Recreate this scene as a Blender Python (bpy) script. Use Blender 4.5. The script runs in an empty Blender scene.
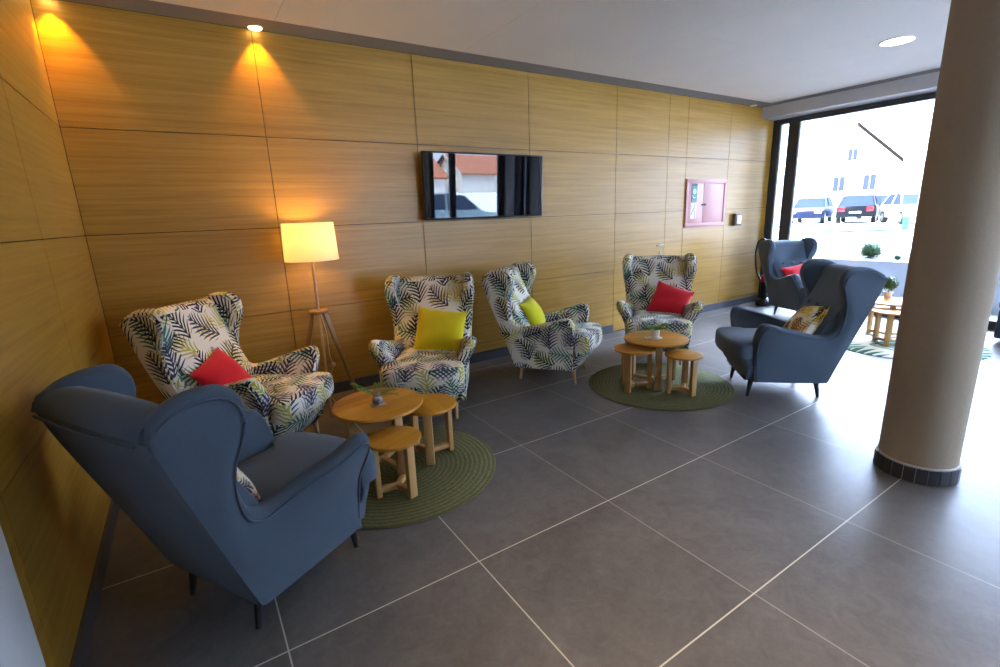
import bpy, bmesh, math, random
from mathutils import Vector, Matrix
from math import sin, cos, pi, radians, sqrt, exp
random.seed(7)
SC = bpy.context.scene
COL = SC.collection

# ---------------------------------------------------------------- node helpers
class S:
    """a socket with arithmetic"""
    nt = None
    def __init__(s, sock): s.s = sock
    @staticmethod
    def m(op, *a):
        n = S.nt.nodes.new('ShaderNodeMath'); n.operation = op
        for i, v in enumerate(a):
            if isinstance(v, S): S.nt.links.new(v.s, n.inputs[i])
            else: n.inputs[i].default_value = v
        return S(n.outputs[0])
    def __add__(s, o): return S.m('ADD', s, o)
    __radd__ = __add__
    def __sub__(s, o): return S.m('SUBTRACT', s, o)
    def __rsub__(s, o): return S.m('SUBTRACT', o, s)
    def __mul__(s, o): return S.m('MULTIPLY', s, o)
    __rmul__ = __mul__
    def __truediv__(s, o): return S.m('DIVIDE', s, o)
    def __lt__(s, o): return S.m('LESS_THAN', s, o)
    def __gt__(s, o): return S.m('GREATER_THAN', s, o)
    def abs(s): return S.m('ABSOLUTE', s)
    def fract(s): return S.m('FRACT', s)
    def floor(s): return S.m('FLOOR', s)
    def sqrt(s): return S.m('SQRT', s)
    def max(s, o): return S.m('MAXIMUM', s, o)
    def min(s, o): return S.m('MINIMUM', s, o)

def node(kind, **kw):
    n = S.nt.nodes.new('ShaderNode' + kind)
    for k, v in kw.items(): setattr(n, k, v)
    return n
def link(a, b): S.nt.links.new(a.s if isinstance(a, S) else a, b)
def xyz(x, y, z):
    n = node('CombineXYZ')
    for i, v in enumerate((x, y, z)):
        if isinstance(v, S): link(v, n.inputs[i])
        else: n.inputs[i].default_value = v
    return n.outputs[0]
def sep(v):
    n = node('SeparateXYZ'); link(v, n.inputs[0]); return [S(o) for o in n.outputs]
def noise(v, scale, detail=4, rough=.55, dist=0):
    n = node('TexNoise'); link(v, n.inputs['Vector'])
    n.inputs['Scale'].default_value = scale; n.inputs['Detail'].default_value = detail
    n.inputs['Roughness'].default_value = rough; n.inputs['Distortion'].default_value = dist
    return S(n.outputs[0])
def ramp(f, stops, interp='LINEAR'):
    n = node('ValToRGB'); n.color_ramp.interpolation = interp
    el = n.color_ramp.elements
    while len(el) < len(stops): el.new(.5)
    for e, (p, c) in zip(el, stops): e.position = p; e.color = (*c, 1)
    link(f, n.inputs[0]); return n.outputs[0]
def mix(f, a, b):
    n = node('Mix', data_type='RGBA')
    for sock, v in ((n.inputs[0], f), (n.inputs[6], a), (n.inputs[7], b)):
        if isinstance(v, (int, float)): sock.default_value = v
        elif isinstance(v, tuple): sock.default_value = (*v, 1)
        else: link(v, sock)
    return n.outputs[2]
def coords(kind='Object'): return node('TexCoord').outputs[kind]
def world_pos(): return node('NewGeometry').outputs['Position']
def bump(h, strength=.3, dist=.01):
    n = node('Bump'); n.inputs['Strength'].default_value = strength; n.inputs['Distance'].default_value = dist
    link(h, n.inputs['Height']); return n.outputs[0]
def new_mat(name):
    m = bpy.data.materials.new(name); m.use_nodes = True; S.nt = m.node_tree
    return m, m.node_tree.nodes['Principled BSDF']
def setp(p, col=None, rough=None, normal=None, spec=None, metal=None, sheen=None, emit=None, es=0):
    if col is not None:
        if isinstance(col, tuple): p.inputs['Base Color'].default_value = (*col, 1)
        else: link(col, p.inputs['Base Color'])
    if rough is not None:
        if isinstance(rough, (int, float)): p.inputs['Roughness'].default_value = rough
        else: link(rough, p.inputs['Roughness'])
    if normal is not None: link(normal, p.inputs['Normal'])
    if spec is not None: p.inputs['Specular IOR Level'].default_value = spec
    if metal is not None: p.inputs['Metallic'].default_value = metal
    if sheen is not None:
        p.inputs['Sheen Weight'].default_value = sheen; p.inputs['Sheen Roughness'].default_value = .5
    if emit is not None:
        p.inputs['Emission Color'].default_value = (*emit, 1); p.inputs['Emission Strength'].default_value = es
def plain(name, col, rough=.5, var=.12, scale=20, bstr=0, **kw):
    m, p = new_mat(name)
    v = coords(); f = noise(v, scale, 3)
    c = mix(f, tuple(x * (1 - var) for x in col), tuple(min(1, x * (1 + var)) for x in col))
    setp(p, c, rough, bump(f, bstr, .005) if bstr else None, **kw)
    return m

# ---------------------------------------------------------------- materials
def wood_wall():
    m, p = new_mat('oak_veneer'); P = world_pos(); x, y, z = sep(P)
    v = xyz(x * .35 + y * .35, 0.0, z * 15.0)
    g1 = noise(v, 2.2, 6, .62, .3)
    v2 = xyz(x * 1.6 + y * 1.6, 3.0, z * 60.0)
    g2 = noise(v2, 2.0, 3, .6)
    big = noise(xyz(x * .5 + y * .5, 1.0, z * 1.6), 1.5, 2)
    f = g1 * .62 + g2 * .25 + big * .2
    c = ramp(f, [(.33, (.24, .114, .006)), (.50, (.36, .186, .018)), (.63, (.44, .240, .034)), (.75, (.52, .30, .058))])
    setp(p, c, .36, bump(g1, .04, .004), spec=.62)
    return m
def floor_tiles():
    m, p = new_mat('floor_tiles'); P = world_pos(); x, y, z = sep(P)
    T = .8
    def line(c):
        q = (c / T).fract(); return (q.min(1 - q)) * T < .0028
    gx, gy = line(x), line(y + 80.0)
    bright = noise(P, .7, 2)
    c1 = noise(P, 1.6, 7, .65, .8); c2 = noise(P, 9, 5, .7, 1.5); c3 = noise(P, 55, 3)
    tid = node('TexWhiteNoise', noise_dimensions='2D'); link(xyz((x / T).floor(), (y / T).floor(), 0), tid.inputs['Vector'])
    f = c1 * .55 + c2 * .35 + c3 * .12 + S(tid.outputs['Value']) * .06
    c = ramp(f, [(.38, (.072, .065, .060)), (.56, (.115, .105, .098)), (.72, (.155, .144, .134))])
    gl = ramp(x, [(.0, (.50, .45, .37)), (1, (.50, .45, .37))])
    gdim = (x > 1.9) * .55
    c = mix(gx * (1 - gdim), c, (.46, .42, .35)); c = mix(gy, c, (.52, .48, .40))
    h = c1 * .3 + c2 * .5
    r = c2 * .18 + .30
    setp(p, c, r, bump(h, .12, .006), spec=.22)
    return m
def fern(uv, scale, off, curve, leaf, dens=.80, nleaf=7.0):
    """random fronds, one per cell: returns mask, random values"""
    u, v, w = sep(uv)
    vec = xyz(u + off, v + off * 1.7, 0.0)
    n = node('TexVoronoi', voronoi_dimensions='2D'); link(vec, n.inputs['Vector'])
    n.inputs['Scale'].default_value = scale; n.inputs['Randomness'].default_value = .75
    cr, cg, cb = sep(n.outputs['Color'])
    sb = node('VectorMath', operation='SUBTRACT'); link(vec, sb.inputs[0]); link(n.outputs['Position'], sb.inputs[1])
    ro = node('VectorRotate', rotation_type='Z_AXIS'); link(sb.outputs[0], ro.inputs['Vector'])
    link((cr - .5) * 3.0, ro.inputs['Angle'])
    x, y, _ = sep(ro.outputs[0])
    x = x * scale; y = y * scale
    x = x + (y * y - .1) * (cg - .5) * curve
    ax = x.abs()
    ww = (1.0 - (y * y) * 3.2).max(0.0).sqrt() * leaf + .0001
    tri = (((y - ax * 1.25 + ax * ax * 1.0) * nleaf).fract() - .5).abs() * 2.0
    r = ax / ww
    mk = (tri < (1.0 - r * r) * dens) * (r < 1.0)
    st = (ax < .022) * (y.abs() < .5)
    return mk.max(st), cr, cg, cb
def leaf_fabric():
    m, p = new_mat('leaf_print_fabric'); uv = coords('UV')
    weave = noise(uv, 320, 2)
    c = mix(weave, (.66, .63, .53), (.80, .77, .68))
    mk, r, g, b = fern(uv, 5.5, 3.3, 1.4, .47, .60, 5.8)
    c = mix(mk, c, ramp(b, [(0, (.42, .40, .06)), (.34, (.17, .13, .20)), (.52, (.06, .20, .15)), (.68, (.52, .47, .09)), (.86, (.25, .27, .30))], 'CONSTANT'))
    mk, r, g, b = fern(uv, 5.1, 0.0, 1.6, .48, .60, 6.4)
    c = mix(mk, c, ramp(b, [(0, (.012, .016, .045)), (.36, (.022, .030, .028)), (.62, (.050, .042, .080)), (.80, (.020, .075, .062)), (.90, (.03, .04, .02))], 'CONSTANT'))
    setp(p, c, .85, bump(weave, .15, .002), spec=.2, sheen=.1)
    return m
def print_fabric(name, base, cols, scale):
    m, p = new_mat(name); uv = coords('UV')
    c = base
    mk, r, g, b = fern(uv, scale, 1.1, 1.0, .5, .85, 5.0)
    c = mix(mk, c, ramp(b, [(i / len(cols), k) for i, k in enumerate(cols)], 'CONSTANT'))
    mk, r, g, b = fern(uv, scale * .8, 5.2, 1.0, .4, .7, 5.0)
    c = mix(mk, c, ramp(g, [(i / len(cols), k) for i, k in enumerate(cols[::-1])], 'CONSTANT'))
    setp(p, c, .85, spec=.2)
    return m
def fabric(name, col, sheen=.15):
    m, p = new_mat(name); v = coords()
    f = noise(v, 260, 2); g = noise(v, 7, 4)
    k = f * .6 + g * .4
    c = mix(k, tuple(x * .72 for x in col), tuple(x * 1.28 for x in col))
    setp(p, c, .9, bump(f, .25, .002), spec=.15, sheen=sheen)
    return m
def table_wood(name, a, b):
    m, p = new_mat(name); v = coords(); x, y, z = sep(v)
    st = ((x + .5) * 13.0).floor()
    wn = node('TexWhiteNoise', noise_dimensions='1D'); link(st, wn.inputs['W'])
    g = noise(xyz(x * 26.0, y * 2.2 + S(wn.outputs[0]) * 9.0, z * 4.0), 2.0, 5, .6, .6)
    f = g * .65 + S(wn.outputs[0]) * .42
    c = ramp(f, [(.25, a), (.75, b)])
    setp(p, c, .35, bump(g, .05, .002), spec=.4)
    return m
def rug_mat():
    m, p = new_mat('braided_grass'); v = coords(); x, y, z = sep(v)
    r = (x * x + y * y).sqrt(); a = S.m('ARCTAN2', y, x)
    ring = ((r * 34.0 + a / (2 * pi)).fract() - .5).abs() * 2.0
    tw = noise(xyz(a * r * 70.0, r * 60.0, 0), 1.0, 4, .8)
    n2 = noise(v, 9, 4)
    f = (1.0 - ring) * .22 + tw * .78
    c = ramp(f, [(.25, (.030, .028, .009)), (.5, (.105, .098, .036)), (.85, (.30, .27, .13))])
    c = mix(n2 * .5, c, (.10, .105, .05))
    setp(p, c, .9, bump(f, .8, .008), spec=.15)
    return m
def leaf_rug():
    m, p = new_mat('leaf_rug_weave'); uv = coords('UV')
    mk, r, g, b = fern(uv, 1.6, 2.0, .6, .5, .8, 6.0)
    c = mix(mk, (.42, .44, .38), ramp(b, [(0, (.02, .09, .07)), (.5, (.09, .17, .12))], 'CONSTANT'))
    setp(p, c, .9, spec=.1); return m
def plaster(name, col, sc=40, bs=.15, rough=.85):
    m, p = new_mat(name); v = world_pos()
    f = noise(v, sc, 5, .7); g = noise(v, 2, 3)
    c = mix(f * .6 + g * .4, tuple(x * .86 for x in col), tuple(min(1, x * 1.12) for x in col))
    setp(p, c, rough, bump(f, bs, .006), spec=.25); return m
def glass_mat():
    m = bpy.data.materials.new('window_glass'); m.use_nodes = True; S.nt = m.node_tree; nt = m.node_tree
    nt.nodes.clear(); o = node('OutputMaterial'); t = node('BsdfTransparent'); g = node('BsdfGlossy')
    t.inputs[0].default_value = (.93, .96, .96, 1); g.inputs['Roughness'].default_value = .02
    f = node('Fresnel'); f.inputs[0].default_value = 1.35; mx = node('MixShader')
    link(f.outputs[0], mx.inputs[0]); link(t.outputs[0], mx.inputs[1]); link(g.outputs[0], mx.inputs[2]); link(mx.outputs[0], o.inputs[0])
    return m
def vase_glass():
    m, p = new_mat('vase_glass'); setp(p, (.95, .97, .95), .03); p.inputs['Transmission Weight'].default_value = .9
    p.inputs['IOR'].default_value = 1.45; return m
def shade_mat():
    m = bpy.data.materials.new('lampshade_linen'); m.use_nodes = True; S.nt = m.node_tree; nt = m.node_tree
    nt.nodes.clear(); o = node('OutputMaterial'); d = node('BsdfDiffuse'); t = node('BsdfTranslucent'); mx = node('MixShader')
    w = noise(coords(), 150, 2); c = mix(w, (.86, .82, .70), (.95, .92, .82))
    link(c, d.inputs[0]); link(c, t.inputs[0]); mx.inputs[0].default_value = .55
    link(d.outputs[0], mx.inputs[1]); link(t.outputs[0], mx.inputs[2]); link(mx.outputs[0], o.inputs[0]); return m
def emit_mat(name, col, st):
    m, p = new_mat(name); setp(p, (.8, .8, .8), .5, emit=col, es=st); return m
def leaf_green(name, a, b):
    m, p = new_mat(name); f = noise(coords(), 14, 3); setp(p, mix(f, a, b), .5, spec=.3); return m

M = dict(
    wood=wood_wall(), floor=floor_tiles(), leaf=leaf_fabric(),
    grey=fabric('blue_grey_fabric', (.066, .092, .125)), navy=fabric('navy_fabric', (.03, .04, .07)),
    red=fabric('red_cotton', (.52, .012, .022)), yellow=fabric('mustard_cotton', (.62, .50, .012)), lime=fabric('lime_cotton', (.58, .56, .02)),
    prnt=print_fabric('jungle_print', (.72, .66, .52), [(.62, .36, .03), (.03, .03, .02), (.60, .48, .05), (.45, .20, .05)], 9),
    prnt2=print_fabric('floral_print', (.75, .66, .50), [(.55, .08, .06), (.60, .45, .12), (.10, .08, .10)], 11),
    legdark=plain('black_stained_wood', (.016, .015, .016), .4), leglight=plain('birch_leg', (.46, .30, .15), .4, .2, 30),
    tabletop=table_wood('oiled_acacia', (.30, .105, .008), (.56, .25, .022)), tableleg=table_wood('acacia_leg', (.30, .155, .05), (.52, .30, .11)),
    tripod=table_wood('tripod_wood', (.26, .13, .045), (.42, .24, .10)),
    rug=rug_mat(), rugleaf=leaf_rug(),
    ceil=plaster('ceiling_paint', (.76, .74, .72), 60, .03), strip=plaster('ceiling_edge_paint', (.23, .225, .23), 60, .03),
    white=plaster('white_plaster', (.74, .74, .74), 120, .5), bulk=plaster('bulkhead_paint', (.55, .55, .57), 60, .03),
    column=plaster('column_plaster', (.33, .26, .18), 34, .35, .7), skirt=plain('skirting_tile', (.035, .035, .04), .35, .3, 6),
    grout=plain('grout', (.42, .40, .37), .8), base=plain('baseboard_tile', (.060, .062, .070), .4, .2, 8), gap=plain('joint_backing', (.03, .02, .01), .9),
    frame=plain('anthracite_metal', (.022, .026, .032), .35), alu=plain('aluminium_strip', (.55, .60, .63), .35, .05), glass=glass_mat(),
    black=plain('black_plastic', (.010, .010, .011), .3), gloss=None, metal=plain('brushed_steel', (.30, .27, .22), .4, .05, metal=.8),
    pink=plain('cabinet_red_lacquer', (.60, .285, .275), .4, .04), signw=plain('sign_white', (.80, .80, .76), .5, .02), signt=plain('sign_teal', (.03, .24, .22), .5, .05),
    signk=plain('sign_black', (.015, .015, .015), .5), signy=plain('sign_yellow', (.62, .47, .06), .5), brown=plain('brown_plastic', (.09, .055, .045), .4),
    shade=shade_mat(), cordw=plain('cream_cord', (.62, .52, .36), .6), bulb=emit_mat('bulb_glow', (1, .66, .25), 25),
    spot=emit_mat('spot_glow', (1, .72, .25), 9), down=emit_mat('downlight_glow', (1, .93, .82), 9),
    vase=vase_glass(), coaster=plain('slate_coaster', (.30, .27, .22), .6), pot=plain('white_pot', (.66, .64, .58), .4, .1), fern=leaf_green('fern_leaf', (.05, .14, .02), (.14, .28, .05)),
    bush=leaf_green('bush_leaf', (.018, .05, .018), (.06, .125, .04)), soil=plain('soil', (.05, .035, .02), .95, .4, 40),
    concrete=plaster('concrete', (.40, .41, .43), 8, .2), gravel=None, asphalt=plaster('pale_paving', (.64, .63, .60), 3, .1), grass=plaster('verge_grass', (.022, .042, .010), 12, .3),
    houseW=plaster('house_render', (.85, .84, .80), 3, .05), roofR=plaster('red_roof_tiles', (.38, .13, .06), 6, .3), trimD=plain('dark_verge_board', (.022, .016, .013), .9, spec=.05),
    winB=plain('far_window_pane', (.035, .05, .085), .6, spec=.02), winP=plain('pale_house_pane', (.055, .07, .10), .6, spec=.02), cBlue=plain('dark_blue_car_paint', (.010, .018, .050), .4, .05, spec=.15), cBlack=plain('black_car_paint', (.008, .011, .017), .4, .05, spec=.15),
    cWhite=plain('white_car_paint', (.80, .80, .80), .25, .03), cTeal=plain('silver_blue_car_paint', (.22, .32, .36), .2, .05), tyre=plain('tyre_rubber', (.012, .012, .012), .8), rim=plain('wheel_rim', (.45, .45, .46), .3, .05, metal=.8),
    tail=plain('tail_lamp', (.45, .01, .02), .2), headl=plain('head_lamp', (.75, .77, .8), .15), binG=plain('green_plastic', (.03, .13, .07), .5),
)
m_, p_ = new_mat('screen_glass'); setp(p_, (.004, .004, .005), .02, spec=1.0)
M['gloss'] = m_
m_, p_ = new_mat('gravel'); v_ = world_pos(); n_ = node('TexVoronoi'); link(v_, n_.inputs['Vector']); n_.inputs['Scale'].default_value = 26
setp(p_, ramp(sep(n_.outputs['Color'])[0], [(0, (.008, .007, .006)), (.6, (.018, .016, .014)), (1, (.05, .045, .04))]), .9, bump(n_.outputs['Distance'], .6, .02)); M['gravel'] = m_

# ---------------------------------------------------------------- mesh helpers
def box_uv(bm):
    L = bm.loops.layers.uv.verify()
    for f in bm.faces:
        n = f.normal; a = [abs(n.x), abs(n.y), abs(n.z)]; k = a.index(max(a))
        for lp in f.loops:
            c = lp.vert.co
            lp[L].uv = (c.y + .37, c.z) if k == 0 else ((c.x, c.z) if k == 1 else (c.y + .11, c.x))
def obj(name, bm, mat, parent=None, smooth=True, ang=40):
    bmesh.ops.recalc_face_normals(bm, faces=bm.faces[:])
    bm.normal_update(); box_uv(bm)
    me = bpy.data.meshes.new(name); bm.to_mesh(me); bm.free()
    for k in (mat if isinstance(mat, (list, tuple)) else [mat]): me.materials.append(k)
    if smooth:
        me.polygons.foreach_set('use_smooth', [True] * len(me.polygons))
        me.set_sharp_from_angle(angle=radians(ang))
    o = bpy.data.objects.new(name, me); COL.objects.link(o)
    if parent: o.parent = parent
    return o
def tag(o, label, cat, group=None, kind=None):
    o['label'] = label; o['category'] = cat
    if group: o['group'] = group
    if kind: o['kind'] = kind
    return o
def thing(name, label, cat, loc=(0, 0, 0), rz=0, group=None):
    o = bpy.data.objects.new(name, None); COL.objects.link(o); o.empty_display_size = .1
    o.location = loc; o.rotation_euler = (0, 0, rz)
    return tag(o, label, cat, group)
def struct(o, kind='structure'): o['kind'] = kind; return o
def BM(): return bmesh.new()
def abox(bm, lo, hi, bev=0, mi=0, M4=None):
    vs = [bm.verts.new((x, y, z)) for x in (lo[0], hi[0]) for y in (lo[1], hi[1]) for z in (lo[2], hi[2])]
    idx = [(0, 1, 3, 2), (4, 6, 7, 5), (0, 4, 5, 1), (2, 3, 7, 6), (0, 2, 6, 4), (1, 5, 7, 3)]
    fs = [bm.faces.new([vs[i] for i in q]) for q in idx]
    for f in fs: f.material_index = mi
    if bev:
        es = list({e for f in fs for e in f.edges})
        r = bmesh.ops.bevel(bm, geom=es, offset=bev, segments=2, profile=.5, affect='EDGES')
        for f in r['faces']: f.material_index = mi
        vs = list({v for f in r['faces'] for v in f.verts} | {v for v in vs if v.is_valid})
    if M4 is not None:
        for v in vs: v.co = M4 @ v.co
    return vs
def lathe(bm, prof, seg=32, c=(0, 0, 0), mi=0, caps=True):
    rings = []
    for r, z in prof:
        rings.append([bm.verts.new((c[0] + r * cos(2 * pi * i / seg), c[1] + r * sin(2 * pi * i / seg), c[2] + z)) for i in range(seg)])
    for a, b in zip(rings, rings[1:]):
        for i in range(seg):
            f = bm.faces.new((a[i], a[(i + 1) % seg], b[(i + 1) % seg], b[i])); f.material_index = mi
    if caps:
        for rg in (rings[0], rings[-1]):
            f = bm.faces.new(rg); f.material_index = mi
def tube(bm, pts, r, seg=8, mi=0):
    pts = [Vector(p) for p in pts]; rs = r if isinstance(r, (list, tuple)) else [r] * len(pts)
    rings = []; up = Vector((0, 0, 1))
    for i, p in enumerate(pts):
        t = (pts[min(i + 1, len(pts) - 1)] - pts[max(i - 1, 0)]).normalized()
        a = t.cross(up)
        if a.length < .05: a = t.cross(Vector((1, 0, 0)))
        a.normalize(); b = t.cross(a).normalized()
        rings.append([bm.verts.new(p + (a * cos(2 * pi * k / seg) + b * sin(2 * pi * k / seg)) * rs[i]) for k in range(seg)])
    for q, w in zip(rings, rings[1:]):
        for k in range(seg):
            f = bm.faces.new((q[k], q[(k + 1) % seg], w[(k + 1) % seg], w[k])); f.material_index = mi
    for rg in (rings[0], rings[-1]): bm.faces.new(rg).material_index = mi
def loft(bm, rings, closed=True, caps=True):
    R = [[bm.verts.new(p) for p in rg] for rg in rings]; n = len(R[0])
    for a, b in zip(R, R[1:]):
        for i in range(n if closed else n - 1):
            bm.faces.new((a[i], a[(i + 1) % n], b[(i + 1) % n], b[i]))
    if caps: bm.faces.new(R[0]); bm.faces.new(R[-1])
def spline(pts, n):
    """Catmull-Rom through pts resampled to n points by chord length"""
    P = [Vector(p) for p in pts]; out = []
    E = [P[0] * 2 - P[1]] + P + [P[-1] * 2 - P[-2]]
    for i in range(1, len(E) - 2):
        for k in range(12):
            t = k / 12; a, b, c, d = E[i - 1], E[i], E[i + 1], E[i + 2]
            out.append(.5 * ((2 * b) + (c - a) * t + (2 * a - 5 * b + 4 * c - d) * t * t + (3 * b - a - 3 * c + d) * t ** 3))
    out.append(P[-1]); L = [0]
    for a, b in zip(out, out[1:]): L.append(L[-1] + (b - a).length)
    res = []; j = 0
    for i in range(n):
        s = L[-1] * i / (n - 1)
        while j < len(L) - 2 and L[j + 1] < s: j += 1
        w = (s - L[j]) / max(1e-9, L[j + 1] - L[j]); res.append(out[j].lerp(out[j + 1], min(1, w)))
    return res
def sm(t): t = max(0, min(1, t)); return t * t * (3 - 2 * t)
def copy_tree(o, parent=None):
    c = o.copy(); COL.objects.link(c)
    if parent: c.parent = parent
    for ch in list(o.children): copy_tree(ch, c)
    return c

# ---------------------------------------------------------------- the room
YW, XL, XR, XW, YF, ZC = 1.84, .175, 8.13, 8.46, -5.5, 2.89
V = [1.3805, 2.630, 3.885, 5.147, 6.073, 6.445, 7.382]
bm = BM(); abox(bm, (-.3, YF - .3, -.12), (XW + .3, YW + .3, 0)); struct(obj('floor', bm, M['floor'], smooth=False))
# main ceiling, faint panel joints cut as grooves; paler perimeter strip in a darker paint
bm = BM()
ys = [1.59, .35, -.9, -2.15, -3.4, -4.65, YF]
for i in range(len(ys) - 1):
    xs = [XL, 1.5, 3.0, 4.5, 6.0, 7.9]
    for a, b in zip(xs, xs[1:]): abox(bm, (a + .0012, ys[i + 1] + .0012, ZC - .006), (b - .0012, ys[i] - .0012, ZC + .05))
abox(bm, (XL - .4, YF - .4, ZC + .05), (XW + .5, YW + .4, ZC + .3))
struct(obj('ceiling', bm, M['ceil'], smooth=False))
bm = BM(); abox(bm, (XL, 1.594, ZC), (XR, YW, ZC + .05)); struct(obj('trim_1', bm, M['strip'], smooth=False))
bm = BM(); abox(bm, (7.904, YF, ZC), (XR, 1.590, ZC + .05)); struct(obj('trim_2', bm, M['strip'], smooth=False))
bm = BM(); abox(bm, (XR, YF, 2.735), (XW + .06, YW, ZC + .05), .004); struct(obj('trim_3', bm, M['bulk'], smooth=False))
# back wall of veneer panels
rows = [.1, .79, 1.471, 2.152, ZC]
xs = [XL] + V + [XW + .04]
G = .0028
bm = BM(); abox(bm, (XL - .3, YW + .014, 0), (XW + .3, YW + .2, ZC + .1), mi=1)  # dark backing sheet seen through the open panel joints
for i, (a, b) in enumerate(zip(xs, xs[1:])):
    for z0, z1 in zip(rows, rows[1:]):
        if i == 4 and z1 < 2.2: continue
        abox(bm, (a + G, YW, z0 + G), (b - G, YW + .016, z1 - G))
struct(obj('wall_back', bm, [M['wood'], M['gap']], smooth=False))
bm = BM()
abox(bm, (V[3] + G, YW - .001, .012), (V[4] - G, YW + .015, 1.471 - G)); abox(bm, (V[3] + G, YW - .001, 1.471 + G), (V[4] - G, YW + .015, 2.152 - G))
d = struct(obj('door_1', bm, M['wood'], smooth=False))
bm = BM(); hx = V[4] - .075
lathe(bm, [(.026, -.004), (.026, .004)], 20); 
for v in bm.verts: v.co = Vector((hx + v.co.x, YW - .005 + v.co.z, 1.05 + v.co.y))
tube(bm, [(hx, YW - .005, 1.05), (hx, YW - .05, 1.05), (hx - .01, YW - .055, 1.05), (hx - .13, YW - .055, 1.05)], .010, 10)
h = obj('handle', bm, M['metal'], d); h['label'] = 'brushed metal lever handle'
bm = BM(); lathe(bm, [(.024, -.004), (.024, .004), (.010, .004), (.010, .008)], 20)
for v in bm.verts: v.co = Vector((hx + v.co.x, YW - .005 - v.co.z, .94 + v.co.y))
obj('keyhole_rosette', bm, M['metal'], d)
bm = BM(); abox(bm, (XL, YW - .012, 0), (V[3], YW + .014, .098), .002); abox(bm, (V[4], YW - .012, 0), (XW - .02, YW + .014, .098), .002)
struct(obj('baseboard_back', bm, M['base'], smooth=False))
# left wall: veneer to y=-0.72, then plaster
YE = -.72
bm = BM(); abox(bm, (XL - .3, YE - .01, 0), (XL - .014, YW + .2, ZC + .1), mi=1)
for a, b in zip([YE, -.655, .61], [-.655, .61, YW]):
    for z0, z1 in zip(rows, rows[1:]): abox(bm, (XL - .016, a + G, z0 + G), (XL, b - G, z1 - G))
struct(obj('wall_left', bm, [M['wood'], M['gap']], smooth=False))
bm = BM(); abox(bm, (XL - .014, YE, 0), (XL + .012, YW - .013, .098), .002); struct(obj('baseboard_left', bm, M['base'], smooth=False))
bm = BM(); abox(bm, (XL - .3, YF - .3, 0), (XL + .004, YE - .004, ZC + .1), .003); struct(obj('wall_left_plaster', bm, M['white'], smooth=False))

def window(name, axis, edges, zs, at, mull, depth=.09):
    """dark frame in a wall plane; edges = positions of panes"""
    bm = BM(); al = BM(); gl = BM()
    def bx(b, u0, u1, z0, z1, d0, d1):
        if axis == 'y': abox(b, (at + d0, u0, z0), (at + d1, u1, z1), .003)
        else: abox(b, (u0, at + d0, z0), (u1, at + d1, z1), .003)
    u0, u1 = edges
    bx(bm, u0, u1, zs[0], zs[0] + .10, 0, depth); bx(bm, u0, u1, zs[1] - .075, zs[1], 0, depth)
    prev = u0
    for c, w in mull:
        bx(bm, c - w / 2, c + w / 2, zs[0] + .10, zs[1] - .075, 0, depth)
    ms = sorted(mull)
    for (c, w), (c2, w2) in zip(ms, ms[1:]):
        g0, g1 = c + w / 2, c2 - w2 / 2
        bx(gl, g0, g1, zs[0] + .1, zs[1] - .075, depth * .5, depth * .5 + .012)
        bx(al, g1 - .02, g1 - .001, zs[0] + .1, zs[1] - .075, .012, depth * .45)
        bx(al, g0 + .001, g0 + .012, zs[0] + .1, zs[1] - .075, .012, depth * .45)
    f = struct(obj(name, bm, M['frame'], smooth=False))
    obj('glazing_bead', al, M['alu'], f, False); obj('pane', gl, M['glass'], f, False)
    return f
window('window_1', 'y', (-4.9, YW), (0, 2.735), XW, [(1.788, .104), (1.536, .14), (-1.25, .12), (-3.05, .12), (-4.45, .5), (-4.87, .06)])
window('window_2', 'x', (4.0, 8.2), (0, 2.735), YF - .09, [(4.05, .10), (6.13, .10), (6.72, .15), (8.15, .1)])
bm = BM(); abox(bm, (XL - .3, YF - .2, 0), (4.0, YF, ZC + .05), .003); struct(obj('wall_front', bm, M['bulk'], smooth=False))
bm = BM(); abox(bm, (8.2, YF - .09, 0), (XW + .09, -4.9, 2.9), .004); struct(obj('wall_corner_pier', bm, M['frame'], smooth=False))
bm = BM(); abox(bm, (XL, YF - .12, 2.735), (XR, YF, ZC), .004); struct(obj('wall_front_lintel', bm, M['bulk'], smooth=False))

# column
CX, CY, CR = 4.030, -1.604, .175
bm = BM(); lathe(bm, [(CR, 0), (CR, ZC - .004)], 64); c = tag(obj('column', bm, M['column']), 'round plaster column with a dark tiled foot, standing on the floor', 'column')
bm = BM(); lathe(bm, [(CR + .001, .001), (CR + .010, .001), (CR + .010, .094), (CR + .001, .098)], 64, caps=False)
for i in range(22):
    a0 = 2 * pi * (i + .04) / 22; a1 = 2 * pi * (i + .96) / 22; ro = CR + .015; ri = CR + .008
    rg = []
    for z in (.004, .088):
        pts = [(ro * cos(a0 + (a1 - a0) * k / 4), ro * sin(a0 + (a1 - a0) * k / 4), z) for k in range(5)]
        pts += [(ri * cos(a1 + (a0 - a1) * k / 4), ri * sin(a1 + (a0 - a1) * k / 4), z) for k in range(5)]
        rg.append(pts)
    n0 = len(bm.faces); loft(bm, rg); bm.faces.ensure_lookup_table()
    for f in bm.faces[n0:]: f.material_index = 1
k = obj('tile_skirting', bm, [M['grout'], M['skirt']], c, ang=25); k['label'] = 'ring of dark square tiles with pale joints'
c.location = (CX, CY, 0)

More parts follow.
